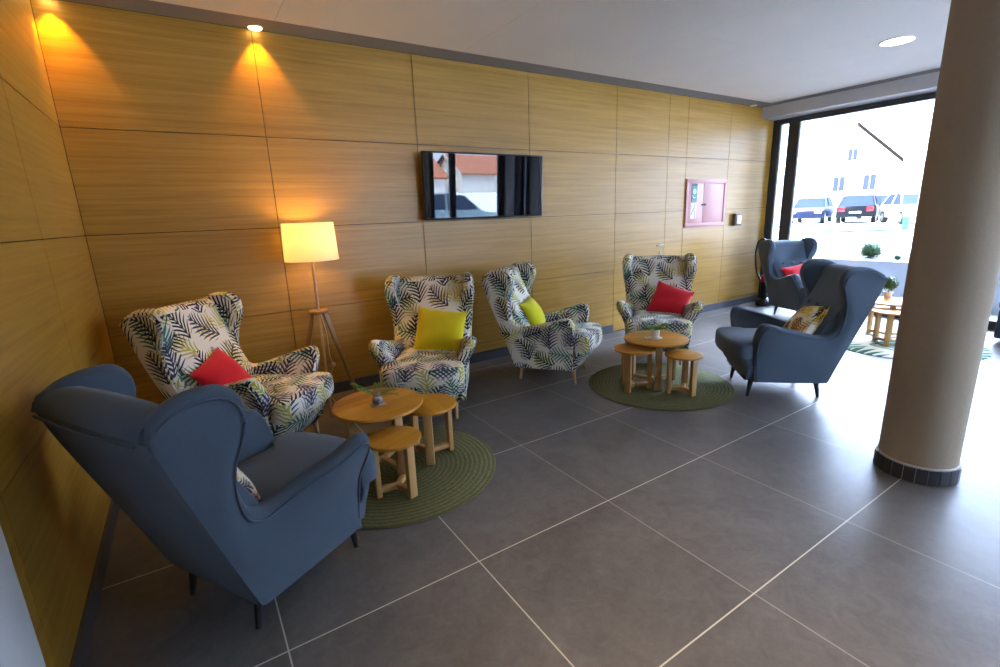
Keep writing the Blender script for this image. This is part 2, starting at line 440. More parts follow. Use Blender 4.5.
# ---------------------------------------------------------------- wing chairs (local +x is the front)
TOP = [(.27, .14), (.285, .30), (.298, .46), (.296, .57), (.255, .622), (.14, .595), (0, .553), (-.12, .518), (-.195, .518), (-.25, .565), (-.277, .66), (-.275, .77), (-.245, .85),
       (-.226, .91), (-.238, .975), (-.285, 1.018), (-.36, 1.026), (-.44, 1.012), (-.505, .975)]
BOT = [(.262, .139), (.14, .138), (.0, .138), (-.14, .138), (-.245, .142), (-.262, .165), (-.31, .30), (-.37, .47), (-.43, .64), (-.485, .80), (-.522, .925)]
def yo(x, z):
    y = .288 + .050 * sm((z - .15) / .8)
    y += .075 * sm((z - .36) / .24) * sm((x + .16) / .30)
    y += .022 * sm((z - .62) / .25) * sm((x + .42) / .18)
    return y
def xback_in(z): return -.135 - .50 * (z - .44) - .05 * sin(pi * sm((z - .44) / .6)) * .3
def side_bm(s):
    n = 64; T = spline([(a, b, 0) for a, b in TOP], n); B = spline([(a, b, 0) for a, b in BOT], n)
    bm = BM(); rings = []
    for i in range(n):
        t, b = T[i], B[i]; d = t - b; L = max(d.length, 1e-4); dn = d / L
        w = sm(i / 10); th = .078 * (.45 + .55 * w) * (1 - .25 * sm((i - n + 8) / 8))
        r = min(th / 2, L * .45)
        ring = []
        for k in range(9):
            p = b + d * ((k / 8) * (1 - r / L)); ring.append((p.x, s * (yo(p.x, p.y) + .012 * sin(pi * k / 8)), p.y))
        c0 = t - dn * r; y0 = yo(c0.x, c0.y)
        for k in range(1, 6):
            a = pi * k / 6; p = c0 + dn * (r * sin(a)); ring.append((p.x, s * (y0 - th / 2 + th / 2 * cos(a) * 1.08), p.y))
        for k in range(8, -1, -1):
            p = b + d * ((k / 8) * (1 - r / L)); ring.append((p.x, s * (yo(p.x, p.y) - th), p.y))
        rings.append(ring)
    loft(bm, rings); return bm
def piping_bm(s):
    n = 64; T = spline([(a, b, 0) for a, b in TOP], n); B = spline([(a, b, 0) for a, b in BOT], n)
    pts = []
    for i in range(3, n - 1):
        d = (T[i] - B[i]); L = max(d.length, 1e-4); p = T[i] - d / L * min(.042, L * .5)
        pts.append((p.x, s * (yo(p.x, p.y) + .006), p.y))
    bm = BM(); tube(bm, pts, .0042, 6); return bm
def back_bm():
    bm = BM(); rings = []; n = 20
    for j in range(n + 1):
        u = -1 + 2 * j / n; ring = []
        crown = .010 * (1 - u * u)
        def P(x, z, off): return (x, u * (yo(x, z) - off), z)
        for k in range(8):
            z = .36 + (.90 - .36) * k / 7; ring.append(P(xback_in(z) + .03 * (1 - u ** 4) * sin(pi * (k + 1) / 9), z, .062))
        # rolled top edge
        for k in range(7):
            a = pi * k / 6; cx, cz, rx, rz = -.452, .925, .082, .062 + crown
            ring.append(P(cx + rx * cos(a), cz + rz * sin(a), .058 - .04 * k / 6))
        for k in range(8):
            w = k / 7; x = -.525 + (.525 - .262) * w; z = .915 + (.142 - .915) * w
            ring.append(P(x - .02 * (1 - u * u) * sin(pi * w) + .004, z, .018))
        ring.append(P(-.20, .142, .05))
        rings.append(ring)
    loft(bm, rings); return bm
def back_piping_bm():
    bm = BM(); tube(bm, [(-.537 - .002 * (1 - u * u), u * .318, .915 - .012 * (1 - u * u)) for u in [-.93 + .93 * k / 8 for k in range(17)]], .005, 6); return bm
def seat_outline(front, wide, narrow, back):
    """half outline, front bow and T shape"""
    pts = []
    for k in range(9):
        u = k / 8; pts.append((front - .045 * u * u - .035 * u ** 8, wide * min(1, u * 1.02)))
    pts += [(front - .12, wide + .004), (.318, wide), (.296, wide - .008), (.270, narrow + .004), (.20, narrow), (.08, narrow), (-.05, narrow), (back + .03, narrow - .004), (back, narrow - .03)]
    full = pts + [(x, -y) for x, y in reversed(pts[1:])]
    return full
def seat_bm():
    bm = BM(); o = seat_outline(.465, .300, .232, -.17); c = (.12, 0)
    def ring(s, z, crown=0): return [(c[0] + (x - c[0]) * s, y * s, z - crown) for x, y in o]
    rings = [ring(.94, .322), ring(.988, .327), ring(1, .340), ring(1, .415), ring(.993, .434), ring(.97, .446), ring(.90, .455), ring(.7, .463), ring(.4, .468), ring(.12, .469)]
    loft(bm, rings); return bm
def apron_bm():
    bm = BM(); rings = []
    for z, f, w in ((.139, .300, .235), (.146, .318, .258), (.19, .352, .270), (.25, .398, .284), (.30, .420, .286), (.322, .418, .284), (.326, .410, .278)):
        o = seat_outline(f, w, .226, -.19); rings.append([(x if x < .25 else .25 + (x - .25), y, z) for x, y in o])
    loft(bm, rings); return bm
def leg_bm(x, y, dx, dy, h):
    bm = BM(); tube(bm, [(x + dx, y + dy, 0), (x + dx * .5, y + dy * .5, h * .5), (x, y, h)], [.0115, .017, .024], 12); return bm
PROTO = {}
def wing_chair(kind, label, x, y, deg, sc=1.02):
    grp = 'leaf-print wing chairs' if kind == 'leaf' else 'blue-grey wing chairs'
    if kind in PROTO:
        t = copy_tree(PROTO[kind]); tag(t, label, 'armchair', grp)
    else:
        fm = M[kind]; lm = M['leglight'] if kind == 'leaf' else M['legdark']
        t = thing('wing_chair', label, 'armchair', group=grp); PROTO[kind] = t
        for s in (1, -1):
            w = obj('side_wing', side_bm(s), fm, t); obj('piping', piping_bm(s), fm, w)
        b = obj('backrest', back_bm(), fm, t); obj('piping', back_piping_bm(), fm, b)
        for yy, zz in ((-.14, .70), (0, .70), (.14, .70), (-.07, .58), (.07, .58)):
            bm = BM(); lathe(bm, [(.002, .012), (.009, .009), (.013, .003), (.014, -.004)], 12)
            R = Matrix.Rotation(radians(64), 4, 'Y')
            for v in bm.verts: v.co = R @ v.co + Vector((xback_in(zz) + .036, yy, zz))
            obj('button', bm, fm, b)
        obj('seat', seat_bm(), fm, t); obj('apron', apron_bm(), fm, t)
        for s in (1, -1):
            obj('leg', leg_bm(.262, s * .215, .020, s * .006, .165), lm, t); obj('leg', leg_bm(-.205, s * .20, -.030, s * .006, .165), lm, t)
    t.location = (x, y, 0); t.rotation_euler = (0, 0, radians(deg)); t.scale = (sc, sc, sc); return t
def to_world(t, p): return Matrix.Translation(t.location) @ Matrix.Rotation(t.rotation_euler.z, 4, 'Z') @ Vector(p)

G1 = wing_chair('grey', 'blue-grey wing chair turned away, back by the corner of the wood wall', .822, -.323, 30.5, 1.0)
G2 = wing_chair('grey', 'blue-grey wing chair seen side on, holding a leaf-print cushion, at the dark round rug', 4.740, -.432, 137.5)
G3 = wing_chair('grey', 'far blue-grey wing chair in the window corner with a red cushion', 7.69, .80, -113.7)
C1 = wing_chair('leaf', 'leaf-print wing chair left of the floor lamp, red cushion behind its arm', .957, 1.044, -40.5)
C2 = wing_chair('leaf', 'leaf-print wing chair below the wall screen with a square mustard cushion', 2.233, 1.024, -123)
C3 = wing_chair('leaf', 'leaf-print wing chair seen side on, lime cushion in its lap', 3.491, 1.04, -54)
C4 = wing_chair('leaf', 'leaf-print wing chair facing front with a red cushion, before the wall door', 4.715, .80, -139.5)

# ---------------------------------------------------------------- cushions
def cushion(label, mat, chair, p, size, tilt, roll=0, yaw=0, T=.075):
    bm = BM(); n = 18; top = []; bot = []
    for i in range(n + 1):
        rt, rb = [], []
        for j in range(n + 1):
            u, v = -1 + 2 * i / n, -1 + 2 * j / n
            pinch = 1 - .055 * (1 - (abs(u) ** 3)) * abs(v) ** 2 ; pin2 = 1 - .055 * (1 - (abs(v) ** 3)) * abs(u) ** 2
            x, y = u * size / 2 * pin2, v * size / 2 * pinch
            e = max(0, (1 - abs(u) ** 2.6)) ** .62 * max(0, (1 - abs(v) ** 2.6)) ** .62
            z = T * e + .003 * sin(7 * u + 3 * v) * e
            rt.append(bm.verts.new((x, y, z)))
            rb.append(rt[-1] if i in (0, n) or j in (0, n) else bm.verts.new((x, y, -z)))
        top.append(rt); bot.append(rb)
    for i in range(n):
        for j in range(n):
            bm.faces.new((top[i][j], top[i + 1][j], top[i + 1][j + 1], top[i][j + 1]))
            bm.faces.new((bot[i][j], bot[i][j + 1], bot[i + 1][j + 1], bot[i + 1][j]))
    o = obj('cushion', bm, mat, ang=80); tag(o, label, 'cushion', 'scatter cushions')
    # local z of the cushion -> faces chair front, local x -> up
    R = Matrix.Rotation(chair.rotation_euler.z + yaw, 4, 'Z') @ Matrix.Rotation(radians(90 - tilt), 4, 'Y') @ Matrix.Rotation(roll, 4, 'Z')
    w = to_world(chair, p); o.matrix_world = Matrix.Translation(w) @ R
    return o
cushion('red cushion on the leaf-print chair left of the lamp', M['red'], C1, (-.13, -.075, .53), .35, 32, radians(16))
cushion('square mustard yellow cushion upright on the chair below the screen', M['yellow'], C2, (-.10, .085, .585), .41, 24, radians(-8))
cushion('lime yellow cushion on the side-on leaf-print chair', M['lime'], C3, (-.165, .0, .585), .32, 30, radians(6))
cushion('red cushion on the front-facing leaf-print chair by the wall door', M['red'], C4, (-.08, .115, .56), .38, 28, radians(-20))
cushion('yellow and black leaf-print cushion in the side-on blue-grey chair', M['prnt'], G2, (-.15, .05, .57), .36, 42, radians(12))
cushion('floral cream cushion barely seen inside the blue-grey chair by the corner', M['prnt2'], G1, (-.165, .0, .575), .31, 28, 0, T=.05)
cushion('red cushion in the far blue-grey chair by the window', M['red'], G3, (-.09, -.03, .53), .37, 32, radians(8))

# ---------------------------------------------------------------- rugs and tables
def rug(name, label, mat, x, y, r, grp):
    bm = BM(); lathe(bm, [(r - .006, .0005), (r, .005), (r - .006, .010), (r * .6, .011), (.02, .011)], 96)
    o = obj(name, bm, mat); o.location = (x, y, 0); return tag(o, label, 'rug', grp)
rug('round_rug', 'round olive braided rug under the orange tables by the lamp', M['rug'], 1.616, .211, .605, 'braided round rugs')
rug('round_rug', 'round dark green braided rug under the small brown tables before the door', M['rug'], 4.045, .215, .607, 'braided round rugs')
rug('round_rug', 'round white rug with green fern print behind the column', M['rugleaf'], 7.05, -.52, .72, None)
TB = {}
def side_table(name, label, x, y, d, h, rot, cat, z0=.0112):
    key = (name, d)
    if key in TB: t = copy_tree(TB[key])
    else:
        t = thing(name, label, cat); TB[key] = t; r = d / 2
        bm = BM(); lathe(bm, [(r - .012, h - .022), (r - .002, h - .018), (r, h - .011), (r - .003, h - .003), (r - .012, h)], 64); obj('table_top', bm, M['tabletop'], t)
        rl = r * .74; bm2 = BM()
        for k in range(3):
            a = 2 * pi * k / 3; R = Matrix.Rotation(a, 4, 'Z')
            bm = BM(); abox(bm, (rl - .016, -.026, 0), (rl + .014, .026, h - .021), .003, M4=R); obj('leg', bm, M['tableleg'], t, ang=30)
            abox(bm2, (.0, -.017, .022), (rl - .014, .017, .052), .002, M4=R)
        obj('stretcher', bm2, M['tableleg'], t, ang=30)
    t.location = (x, y, z0); t.rotation_euler = (0, 0, radians(rot)); return tag(t, label, cat, 'round nesting tables')
T1 = side_table('coffee_table', 'largest orange wood round table by the lamp, glass vase on it', 1.557, .296, .54, .415, -78, 'table')
side_table('side_table', 'orange wood stool table right behind the vase table, partly under it', 1.855, .222, .35, .36, 0, 'table')
side_table('stool_table', 'smallest striped orange stool table in front of the vase table', 1.515, -.055, .30, .335, -68, 'table')
T2 = side_table('coffee_table', 'taller brown round table on the dark green rug, potted plant on it', 4.025, .25, .54, .415, 228, 'table')
side_table('side_table', 'brown wood stool table on the dark green rug, nearer the leaf chair seen side on', 3.79, .275, .35, .36, 200, 'table')
side_table('stool_table', 'small brown stool table on the dark green rug, nearer the blue-grey chair', 4.015, -.045, .30, .335, -95, 'table')
T3 = side_table('coffee_table', 'taller wood table half hidden behind the column, topiary on it', 7.22, -.36, .54, .415, 200, 'table')
side_table('side_table', 'low wood stool table beside the column on the fern rug', 6.90, -.47, .35, .36, 195, 'table')

def frond(bm, base, az, length, rise, droop, w=.016, n=10):
    d = Vector((cos(az), sin(az), 0)); sdir = Vector((-sin(az), cos(az), 0)); pts = []
    for k in range(n + 1):
        t = k / n; pts.append(Vector(base) + d * (length * t) + Vector((0, 0, rise * t - droop * t * t)))
    tube(bm, pts, .0012, 5)
    for k in range(2, n + 1):
        for s in (1, -1):
            a = pts[k]; ln = w * 1.9 * (1 - .6 * abs(k / n - .45)); tip = a + sdir * s * ln + d * ln * .7 + Vector((0, 0, .004))
            b = a - d * (length / n) * .55; mid = (a + tip) / 2 + Vector((0, 0, .004))
            q = [bm.verts.new(p) for p in (b, (b + tip) / 2 - d * .002, tip, mid + d * .004, a)]
            bm.faces.new(q)
tz = .0112 + .415
v = thing('fern_vase', 'small glass vase with a fern sprig on the largest orange table', 'vase', (1.545, .265, tz))
bm = BM(); abox(bm, (-.045, -.035, .0003), (.045, .035, .006), .002); obj('saucer', bm, M['coaster'], v)
bm = BM(); lathe(bm, [(.022, .0065), (.030, .012), (.033, .03), (.026, .052), (.022, .068), (.026, .080), (.0235, .080), (.020, .066), (.024, .05), (.030, .03), (.026, .014), (.004, .011)], 28); obj('glass_body', bm, M['vase'], v)
bm = BM(); lathe(bm, [(.005, .0125), (.024, .0135), (.028, .026), (.024, .038), (.004, .040)], 20); obj('pebble_fill', bm, M['pot'], v)
bm = BM()
for az, ln, ri, dr in ((2.5, .14, .10, .02), (2.9, .10, .09, .03), (.1, .11, .06, .05), (-.5, .12, .05, .05), (1.2, .09, .09, .04)): frond(bm, (0, 0, .05), az, ln, ri, dr)
obj('fronds', bm, M['fern'], v)
v = thing('potted_plant', 'leafy green plant in a small pale cup on the brown round table', 'plant', (4.0, .235, tz))
bm = BM(); lathe(bm, [(.055, .0003), (.06, .004), (.058, .006), (.02, .005)], 28); obj('saucer', bm, M['pot'], v)
bm = BM(); lathe(bm, [(.026, .006), (.030, .010), (.036, .075), (.033, .075), (.029, .060), (.004, .058)], 28); obj('cup', bm, M['pot'], v)
bm = BM()
for k in range(18): frond(bm, (0, 0, .06), k * 2.4, .07 + .06 * random.random(), .12 * random.random() + .04, .02 + .05 * random.random(), .022, 7)
obj('foliage', bm, M['fern'], v)
candle = BM(); lathe(candle, [(.012, 0.0003), (.014, .003), (.014, .018), (.003, .020)], 16)
o = obj('tea_light', candle, M['pot']); o.location = (3.915, .265, tz); tag(o, 'tiny white tea light beside the potted plant on the brown table', 'candle')
def leafball(bm, c, r, n, s, sq=1):
    for i in range(n):
        z = 1 - 2 * (i + .5) / n; a = i * 2.39996; q = sqrt(1 - z * z); d = Vector((q * cos(a), q * sin(a), z))
        rr = r * (.86 + .2 * random.random()); p = Vector(c) + Vector((d.x, d.y, d.z * sq)) * rr
        t = d.cross(Vector((random.uniform(-1, 1), random.uniform(-1, 1), random.uniform(-1, 1)))).normalized(); b = d.cross(t)
        up = d * s * .7
        bm.faces.new([bm.verts.new(p + x) for x in (-t * s, -b * s * .5 + up * .3, t * s + up, b * s * .5 + up * .3)])
    bmesh.ops.create_icosphere(bm, subdivisions=2, radius=r * .86, matrix=Matrix.Translation(c) @ Matrix.Diagonal((1, 1, sq, 1)))
v = thing('topiary', 'small round topiary in a pale pot on the table behind the column', 'plant', (7.40, -.245, tz))
bm = BM(); lathe(bm, [(.035, .0003), (.045, .06), (.048, .065), (.042, .065), (.038, .055), (.004, .054)], 24); obj('pot', bm, M['pot'], v)
bm = BM(); tube(bm, [(0, 0, .05), (.004, 0, .12)], .006, 6); leafball(bm, (0, 0, .16), .075, 240, .016); obj('foliage', bm, M['bush'], v, False)

# ---------------------------------------------------------------- floor lamp
LX, LY = 1.545, 1.575
lamp = thing('floor_lamp', 'lit floor lamp with white drum shade on a wooden tripod', 'lamp', (LX, LY, 0))
bm = BM(); lathe(bm, [(.200, 1.215), (.2015, 1.214), (.190, 1.502), (.188, 1.502), (.1985, 1.216), (.200, 1.215)], 64, caps=False); obj('lamp_shade', bm, M['shade'], lamp)
bm = BM()
for k in range(3):
    a = k * 2.094; tube(bm, [(0, 0, 1.30), (.194 * cos(a), .194 * sin(a), 1.33)], .002, 6)
obj('shade_ring', bm, M['metal'], lamp)
bm = BM(); tube(bm, [(0, 0, .81), (0, 0, 1.28)], .011, 12); lathe(bm, [(.018, 1.27), (.02, 1.28), (.02, 1.325), (.014, 1.33)], 16); obj('pole', bm, M['leglight'], lamp)
bm = BM(); lathe(bm, [(.07, .792), (.075, .797), (.075, .812), (.07, .817)], 32); obj('hub', bm, M['tripod'], lamp)
for a in (18, 138, 258):
    a = radians(a); bm = BM()
    p0 = Vector((.05 * cos(a), .05 * sin(a), .795)); p1 = Vector((.275 * cos(a), .275 * sin(a), .0))
    d = (p1 - p0); R = d.to_track_quat('Z', 'Y').to_matrix().to_4x4()
    abox(bm, (-.010, -.018, 0), (.010, .018, d.length - .004), .003, M4=Matrix.Translation(p0) @ R)
    for v_ in bm.verts: v_.co.z = max(v_.co.z, 0.001)
    obj('leg', bm, M['tripod'], lamp, ang=30)
bm = BM(); bmesh.ops.create_uvsphere(bm, u_segments=20, v_segments=12, radius=.03, matrix=Matrix.Translation((0, 0, 1.36))); obj('bulb', bm, M['bulb'], lamp)
bm = BM(); tube(bm, [tuple(p) for p in spline([(.012, -.012, .79), (.03, -.05, .62), (.03, -.06, .45), (.05, -.05, .36), (.03, -.05, .30), (-.02, -.01, .20), (-.08, .05, .08), (-.12, .14, .008), (-.14, .22, .006)], 40)], .004, 6)
cd = obj('cord', bm, M['cordw'], lamp)
bm = BM(); abox(bm, (.035, -.066, .345), (.068, -.040, .375), .006); obj('cord_switch', bm, M['cordw'], cd)

# ---------------------------------------------------------------- things on the back wall
tv = thing('television', 'wide black wall screen reflecting the street, above the leaf-print chairs', 'television', (3.292, YW - .045, 1.785))
W, H = 1.345, .605; tilt = Matrix.Rotation(radians(2.2), 4, 'X')
bm = BM(); abox(bm, (-W / 2, -.065, -H / 2), (W / 2, -.012, H / 2), .006, M4=tilt); obj('housing', bm, M['black'], tv)
bm = BM(); abox(bm, (-W / 2 + .016, -.0665, -H / 2 + .018), (W / 2 - .016, -.0655, H / 2 - .016), M4=tilt); obj('screen', bm, M['gloss'], tv, False)
bm = BM(); abox(bm, (-.25, .0, -.15), (.25, .044, .15), .004); abox(bm, (-.3, -.02, -.1), (.3, .004, .1), .004); obj('wall_bracket', bm, M['black'], tv)
cab = thing('hose_cabinet', 'pale red two-door fire hose cabinet set in the wood wall', 'cabinet', (6.905, YW, 1.565))
x0, x1, z0, z1 = -.445, .445, -.315, .315
bm = BM(); abox(bm, (x0, -.022, z1 - .05), (x1, .01, z1), .003); abox(bm, (x0, -.022, z0), (x1, .01, z0 + .05), .003); abox(bm, (x0, -.022, z0 + .05), (x0 + .045, .01, z1 - .05), .003); abox(bm, (x1 - .045, -.022, z0 + .05), (x1, .01, z1 - .05), .003)
obj('cabinet_frame', bm, M['pink'], cab, ang=30)
for i, (a, b, kx) in enumerate(((x0 + .048, -.070, -.095), (-.066, x1 - .048, -.04))):
    bm = BM(); abox(bm, (a, -.014, z0 + .053), (b, .008, z1 - .053), .002); dd = obj('cabinet_door', bm, M['pink'], cab, ang=30)
    bm = BM(); lathe(bm, [(.010, 0), (.010, .012), (.014, .014), (.014, .022), (.003, .024)], 14)
    for v_ in bm.verts: v_.co = Vector((kx + v_.co.x, -.014 - v_.co.z, -.02 + v_.co.y))
    obj('knob', bm, M['legdark'], dd)
    if i == 0:
        bm = BM(); sx0, sx1 = -.335, -.215
        abox(bm, (sx0, -.0165, .02), (sx1, -.0142, .255), mi=0)
        bm.faces.ensure_lookup_table()
        # hose reel pictogram on teal
        def ringf(cx, cz, r0, r1, mi, a0=0, a1=2 * pi, n=24):
            for k in range(n):
                t0, t1 = a0 + (a1 - a0) * k / n, a0 + (a1 - a0) * (k + 1) / n
                f = bm.faces.new([bm.verts.new((cx + r * cos(t), -.0172, cz + r * sin(t))) for r, t in ((r0, t0), (r1, t0), (r1, t1), (r0, t1))]); f.material_index = mi
        ringf(-.272, .155, .022, .036, 1); ringf(-.272, .155, .004, .012, 1); ringf(-.272, .11, .03, .04, 1, pi, 1.75 * pi)
        for q, mi in ((((-.334, .226), (-.216, .226), (-.216, .254), (-.334, .254)), 2), (((-.334, .03), (-.310, .03), (-.310, .21), (-.334, .21)), 2)):
            f = bm.faces.new([bm.verts.new((x, -.0169, z)) for x, z in q]); f.material_index = mi
        s_ = obj('sign', bm, [M['signt'], M['signw'], M['signk']], dd, False); s_['label'] = 'teal sign with a white hose reel pictogram'
        bm = BM(); abox(bm, (sx0 + .0, -.0165, -.20), (sx1 - .005, -.0142, .005), mi=0)
        for q, mi in ((((-.332, -.15), (-.315, -.15), (-.235, -.01), (-.252, -.01)), 1), (((-.30, -.03), (-.33, -.03), (-.33, -.05), (-.30, -.05)), 2), (((-.26, -.12), (-.235, -.12), (-.235, -.10), (-.26, -.10)), 1), (((-.25, -.195), (-.235, -.195), (-.235, -.13), (-.25, -.13)), 1), (((-.29, -.15), (-.265, -.15), (-.24, -.06), (-.262, -.06)), 2)):
            f = bm.faces.new([bm.verts.new((x, -.0172, z)) for x, z in q]); f.material_index = mi
        s_ = obj('sign', bm, [M['signw'], M['signk'], M['signy']], dd, False); s_['label'] = 'pale sign with black and yellow strokes'
al = thing('alarm_box', 'small dark wall box with a white face right of the hose cabinet', 'alarm', (7.655, YW, 1.315))
bm = BM(); abox(bm, (-.085, -.055, -.088), (.085, -.001, .088), .008); obj('housing', bm, M['brown'], al)
bm = BM(); abox(bm, (-.042, -.060, -.06), (.062, -.0545, .06), .002); obj('face_plate', bm, M['signw'], al)

# ---------------------------------------------------------------- ceiling lights
def spotlight(x, label, lit=True, energy=38):
    t = thing('spot_light', label, 'ceiling light', (x, 1.782, ZC), group='small wall washing spots')
    bm = BM(); lathe(bm, [(.044, -.006), (.050, -.007), (.054, -.001), (.054, .0)], 28, caps=False); obj('trim_ring', bm, M['metal'], t)
    bm = BM(); lathe(bm, [(.046, -.0075), (.040, -.014), (.012, -.017)], 28); obj('lens', bm, M['spot'] if lit else M['signw'], t)
    if lit:
        ld = bpy.data.lights.new('spot_beam', 'SPOT'); ld.energy = energy; ld.color = (1, .43, .02); ld.spot_size = radians(80); ld.spot_blend = .6; ld.shadow_soft_size = .02
        lo = bpy.data.objects.new('spot_beam', ld); COL.objects.link(lo); lo.parent = t; lo.location = (0, -.0, -.02); lo.rotation_euler = (radians(4), 0, 0)
spotlight(1.40, 'lit warm spot in the ceiling edge above the floor lamp')
spotlight(.255, 'lit warm spot in the ceiling edge over the wall corner')
spotlight(7.80, 'unlit small spot in the ceiling edge near the window corner', False)
def downlight(x, y, label, r=.135):
    t = thing('downlight', label, 'ceiling light', (x, y, ZC - .006), group='round recessed downlights')
    bm = BM(); lathe(bm, [(r - .016, -.004), (r - .004, -.008), (r, -.003), (r, 0)], 40, caps=False); obj('trim_ring', bm, M['signw'], t)
    bm = BM(); lathe(bm, [(r - .015, -.0045), (.004, -.005)], 40); obj('diffuser', bm, M['down'], t)
    ld = bpy.data.lights.new('down_beam', 'SPOT'); ld.energy = 135; ld.color = (1, .76, .50); ld.spot_size = radians(72); ld.spot_blend = .8; ld.shadow_soft_size = .1
    lo = bpy.data.objects.new('down_beam', ld); COL.objects.link(lo); lo.parent = t; lo.location = (0, 0, -.02)
downlight(6.345, -.372, 'lit round downlight in the ceiling beside the column')
for x, y in ((1.6, -2.4), (2.3, -1.75), (6.345, -3.0)): downlight(x, y, 'lit round downlight in the ceiling of the open lobby')

# ---------------------------------------------------------------- by the window
vc = thing('vacuum_cleaner', 'black upright vacuum cleaner with a curved hose in the window corner', 'vacuum cleaner', (8.13, 1.56, 0), radians(8))
bm = BM(); loft(bm, [[(a * x * .17 + .02, a * y * .12, z) for x, y in [(cos(2 * pi * k / 24), sin(2 * pi * k / 24)) for k in range(24)]] for a, z in ((.9, .002), (1, .02), (1, .06), (.8, .095), (.4, .115))]); obj('floor_head', bm, M['black'], vc)
bm = BM(); tube(bm, [(-.02, 0, .09), (-.05, 0, .38)], [.045, .05], 14); obj('canister', bm, M['cBlack'], vc)
bm = BM(); tube(bm, [(-.05, 0, .375), (-.057, 0, .47)], [.052, .046], 14); obj('red_collar', bm, M['red'], vc)
bm = BM(); tube(bm, [(-.057, 0, .465), (-.09, 0, .98)], .016, 10); obj('stick', bm, M['black'], vc)
bm = BM(); tube(bm, [tuple(p) for p in spline([(-.09, 0, .97), (-.10, .05, 1.02), (-.09, .12, .96), (-.07, .15, .78), (-.05, .13, .55), (-.03, .06, .38), (-.02, .03, .28)], 40)], .014, 8); obj('hose', bm, M['black'], vc)
be = thing('bench', 'low navy upholstered bench by the window, mostly hidden behind the column', 'bench', (7.98, -1.85, 0))
bm = BM(); abox(bm, (-.24, -.75, .05), (.24, .75, .36), .02); obj('base', bm, M['navy'], be)
bm = BM(); abox(bm, (-.25, -.76, .362), (.25, .76, .47), .035); obj('seat_pad', bm, M['navy'], be)
for sx in (-.2, .2):
    for sy in (-.68, .68):
        bm = BM(); tube(bm, [(sx, sy, 0), (sx, sy, .06)], [.015, .022], 10); obj('leg', bm, M['legdark'], be)

# ---------------------------------------------------------------- outside, beyond the right-hand window
GZ = .40
bm = BM(); abox(bm, (XW + .3, -60, -.14), (9.62, 9, -.02)); struct(obj('ground_lightwell', bm, M['asphalt'], smooth=False))
bm = BM(); abox(bm, (9.6, -5, -.1), (9.8, 9, .615), .008); struct(obj('wall_planter', bm, M['concrete'], smooth=False))
bm = BM(); abox(bm, (9.8, -5, 0), (11.6, 9, .585)); struct(obj('gravel_bed', bm, M['gravel'], smooth=False), 'structure')
bm = BM(); abox(bm, (11.6, -60, -.3), (120, 80, GZ)); struct(obj('ground_street', bm, M['asphalt'], smooth=False))
bm = BM(); abox(bm, (-40, -80, -.34), (XW + .3, YF - .4, -.04)); abox(bm, (XW + .3, -80, -.34), (11.6, -5.0, -.04)); struct(obj('ground_forecourt', bm, M['asphalt'], smooth=False))
def bush(x, y, z, r, label, n=500, name='bush'):
    bm = BM(); leafball(bm, (0, 0, r * .95), r, n, r * .13, .95); o = obj(name, bm, M['bush'], None, False); o.location = (x, y, z); return tag(o, label, 'bush')
bush(10.3, 1.03, .585, .145, 'round clipped bush in the gravel bed outside the window', 700)
for i, (x, y, r, l) in enumerate(((10.2, .62, .05, 'low tuft of green right of the clipped bush, nearest it'), (10.3, .45, .045, 'middle one of three low tufts right of the clipped bush'), (10.25, .27, .055, 'low tuft of green in the gravel bed beside the column'))): bush(x, y, .58, r, l, 120, 'ground_plant')
def strip(name, pts, w, z, mat, label):
    bm = BM()
    a, b = Vector((*pts[0], 0)), Vector((*pts[1], 0)); d = (b - a).normalized(); n = Vector((-d.y, d.x, 0)) * w / 2
    loft(bm, [[tuple(p + Vector((0, 0, zz))) for p in (a - n, a + n, b + n, b - n)] for zz in (z, z + .05)])
    o = obj(name, bm, mat, None, False); tag(o, label, 'grass', kind='stuff'); return o
strip('grass', ((27.5, 11.2), (22.4, 5.6)), 1.6, GZ, M['grass'], 'strip of verge grass between the street and the parked cars')
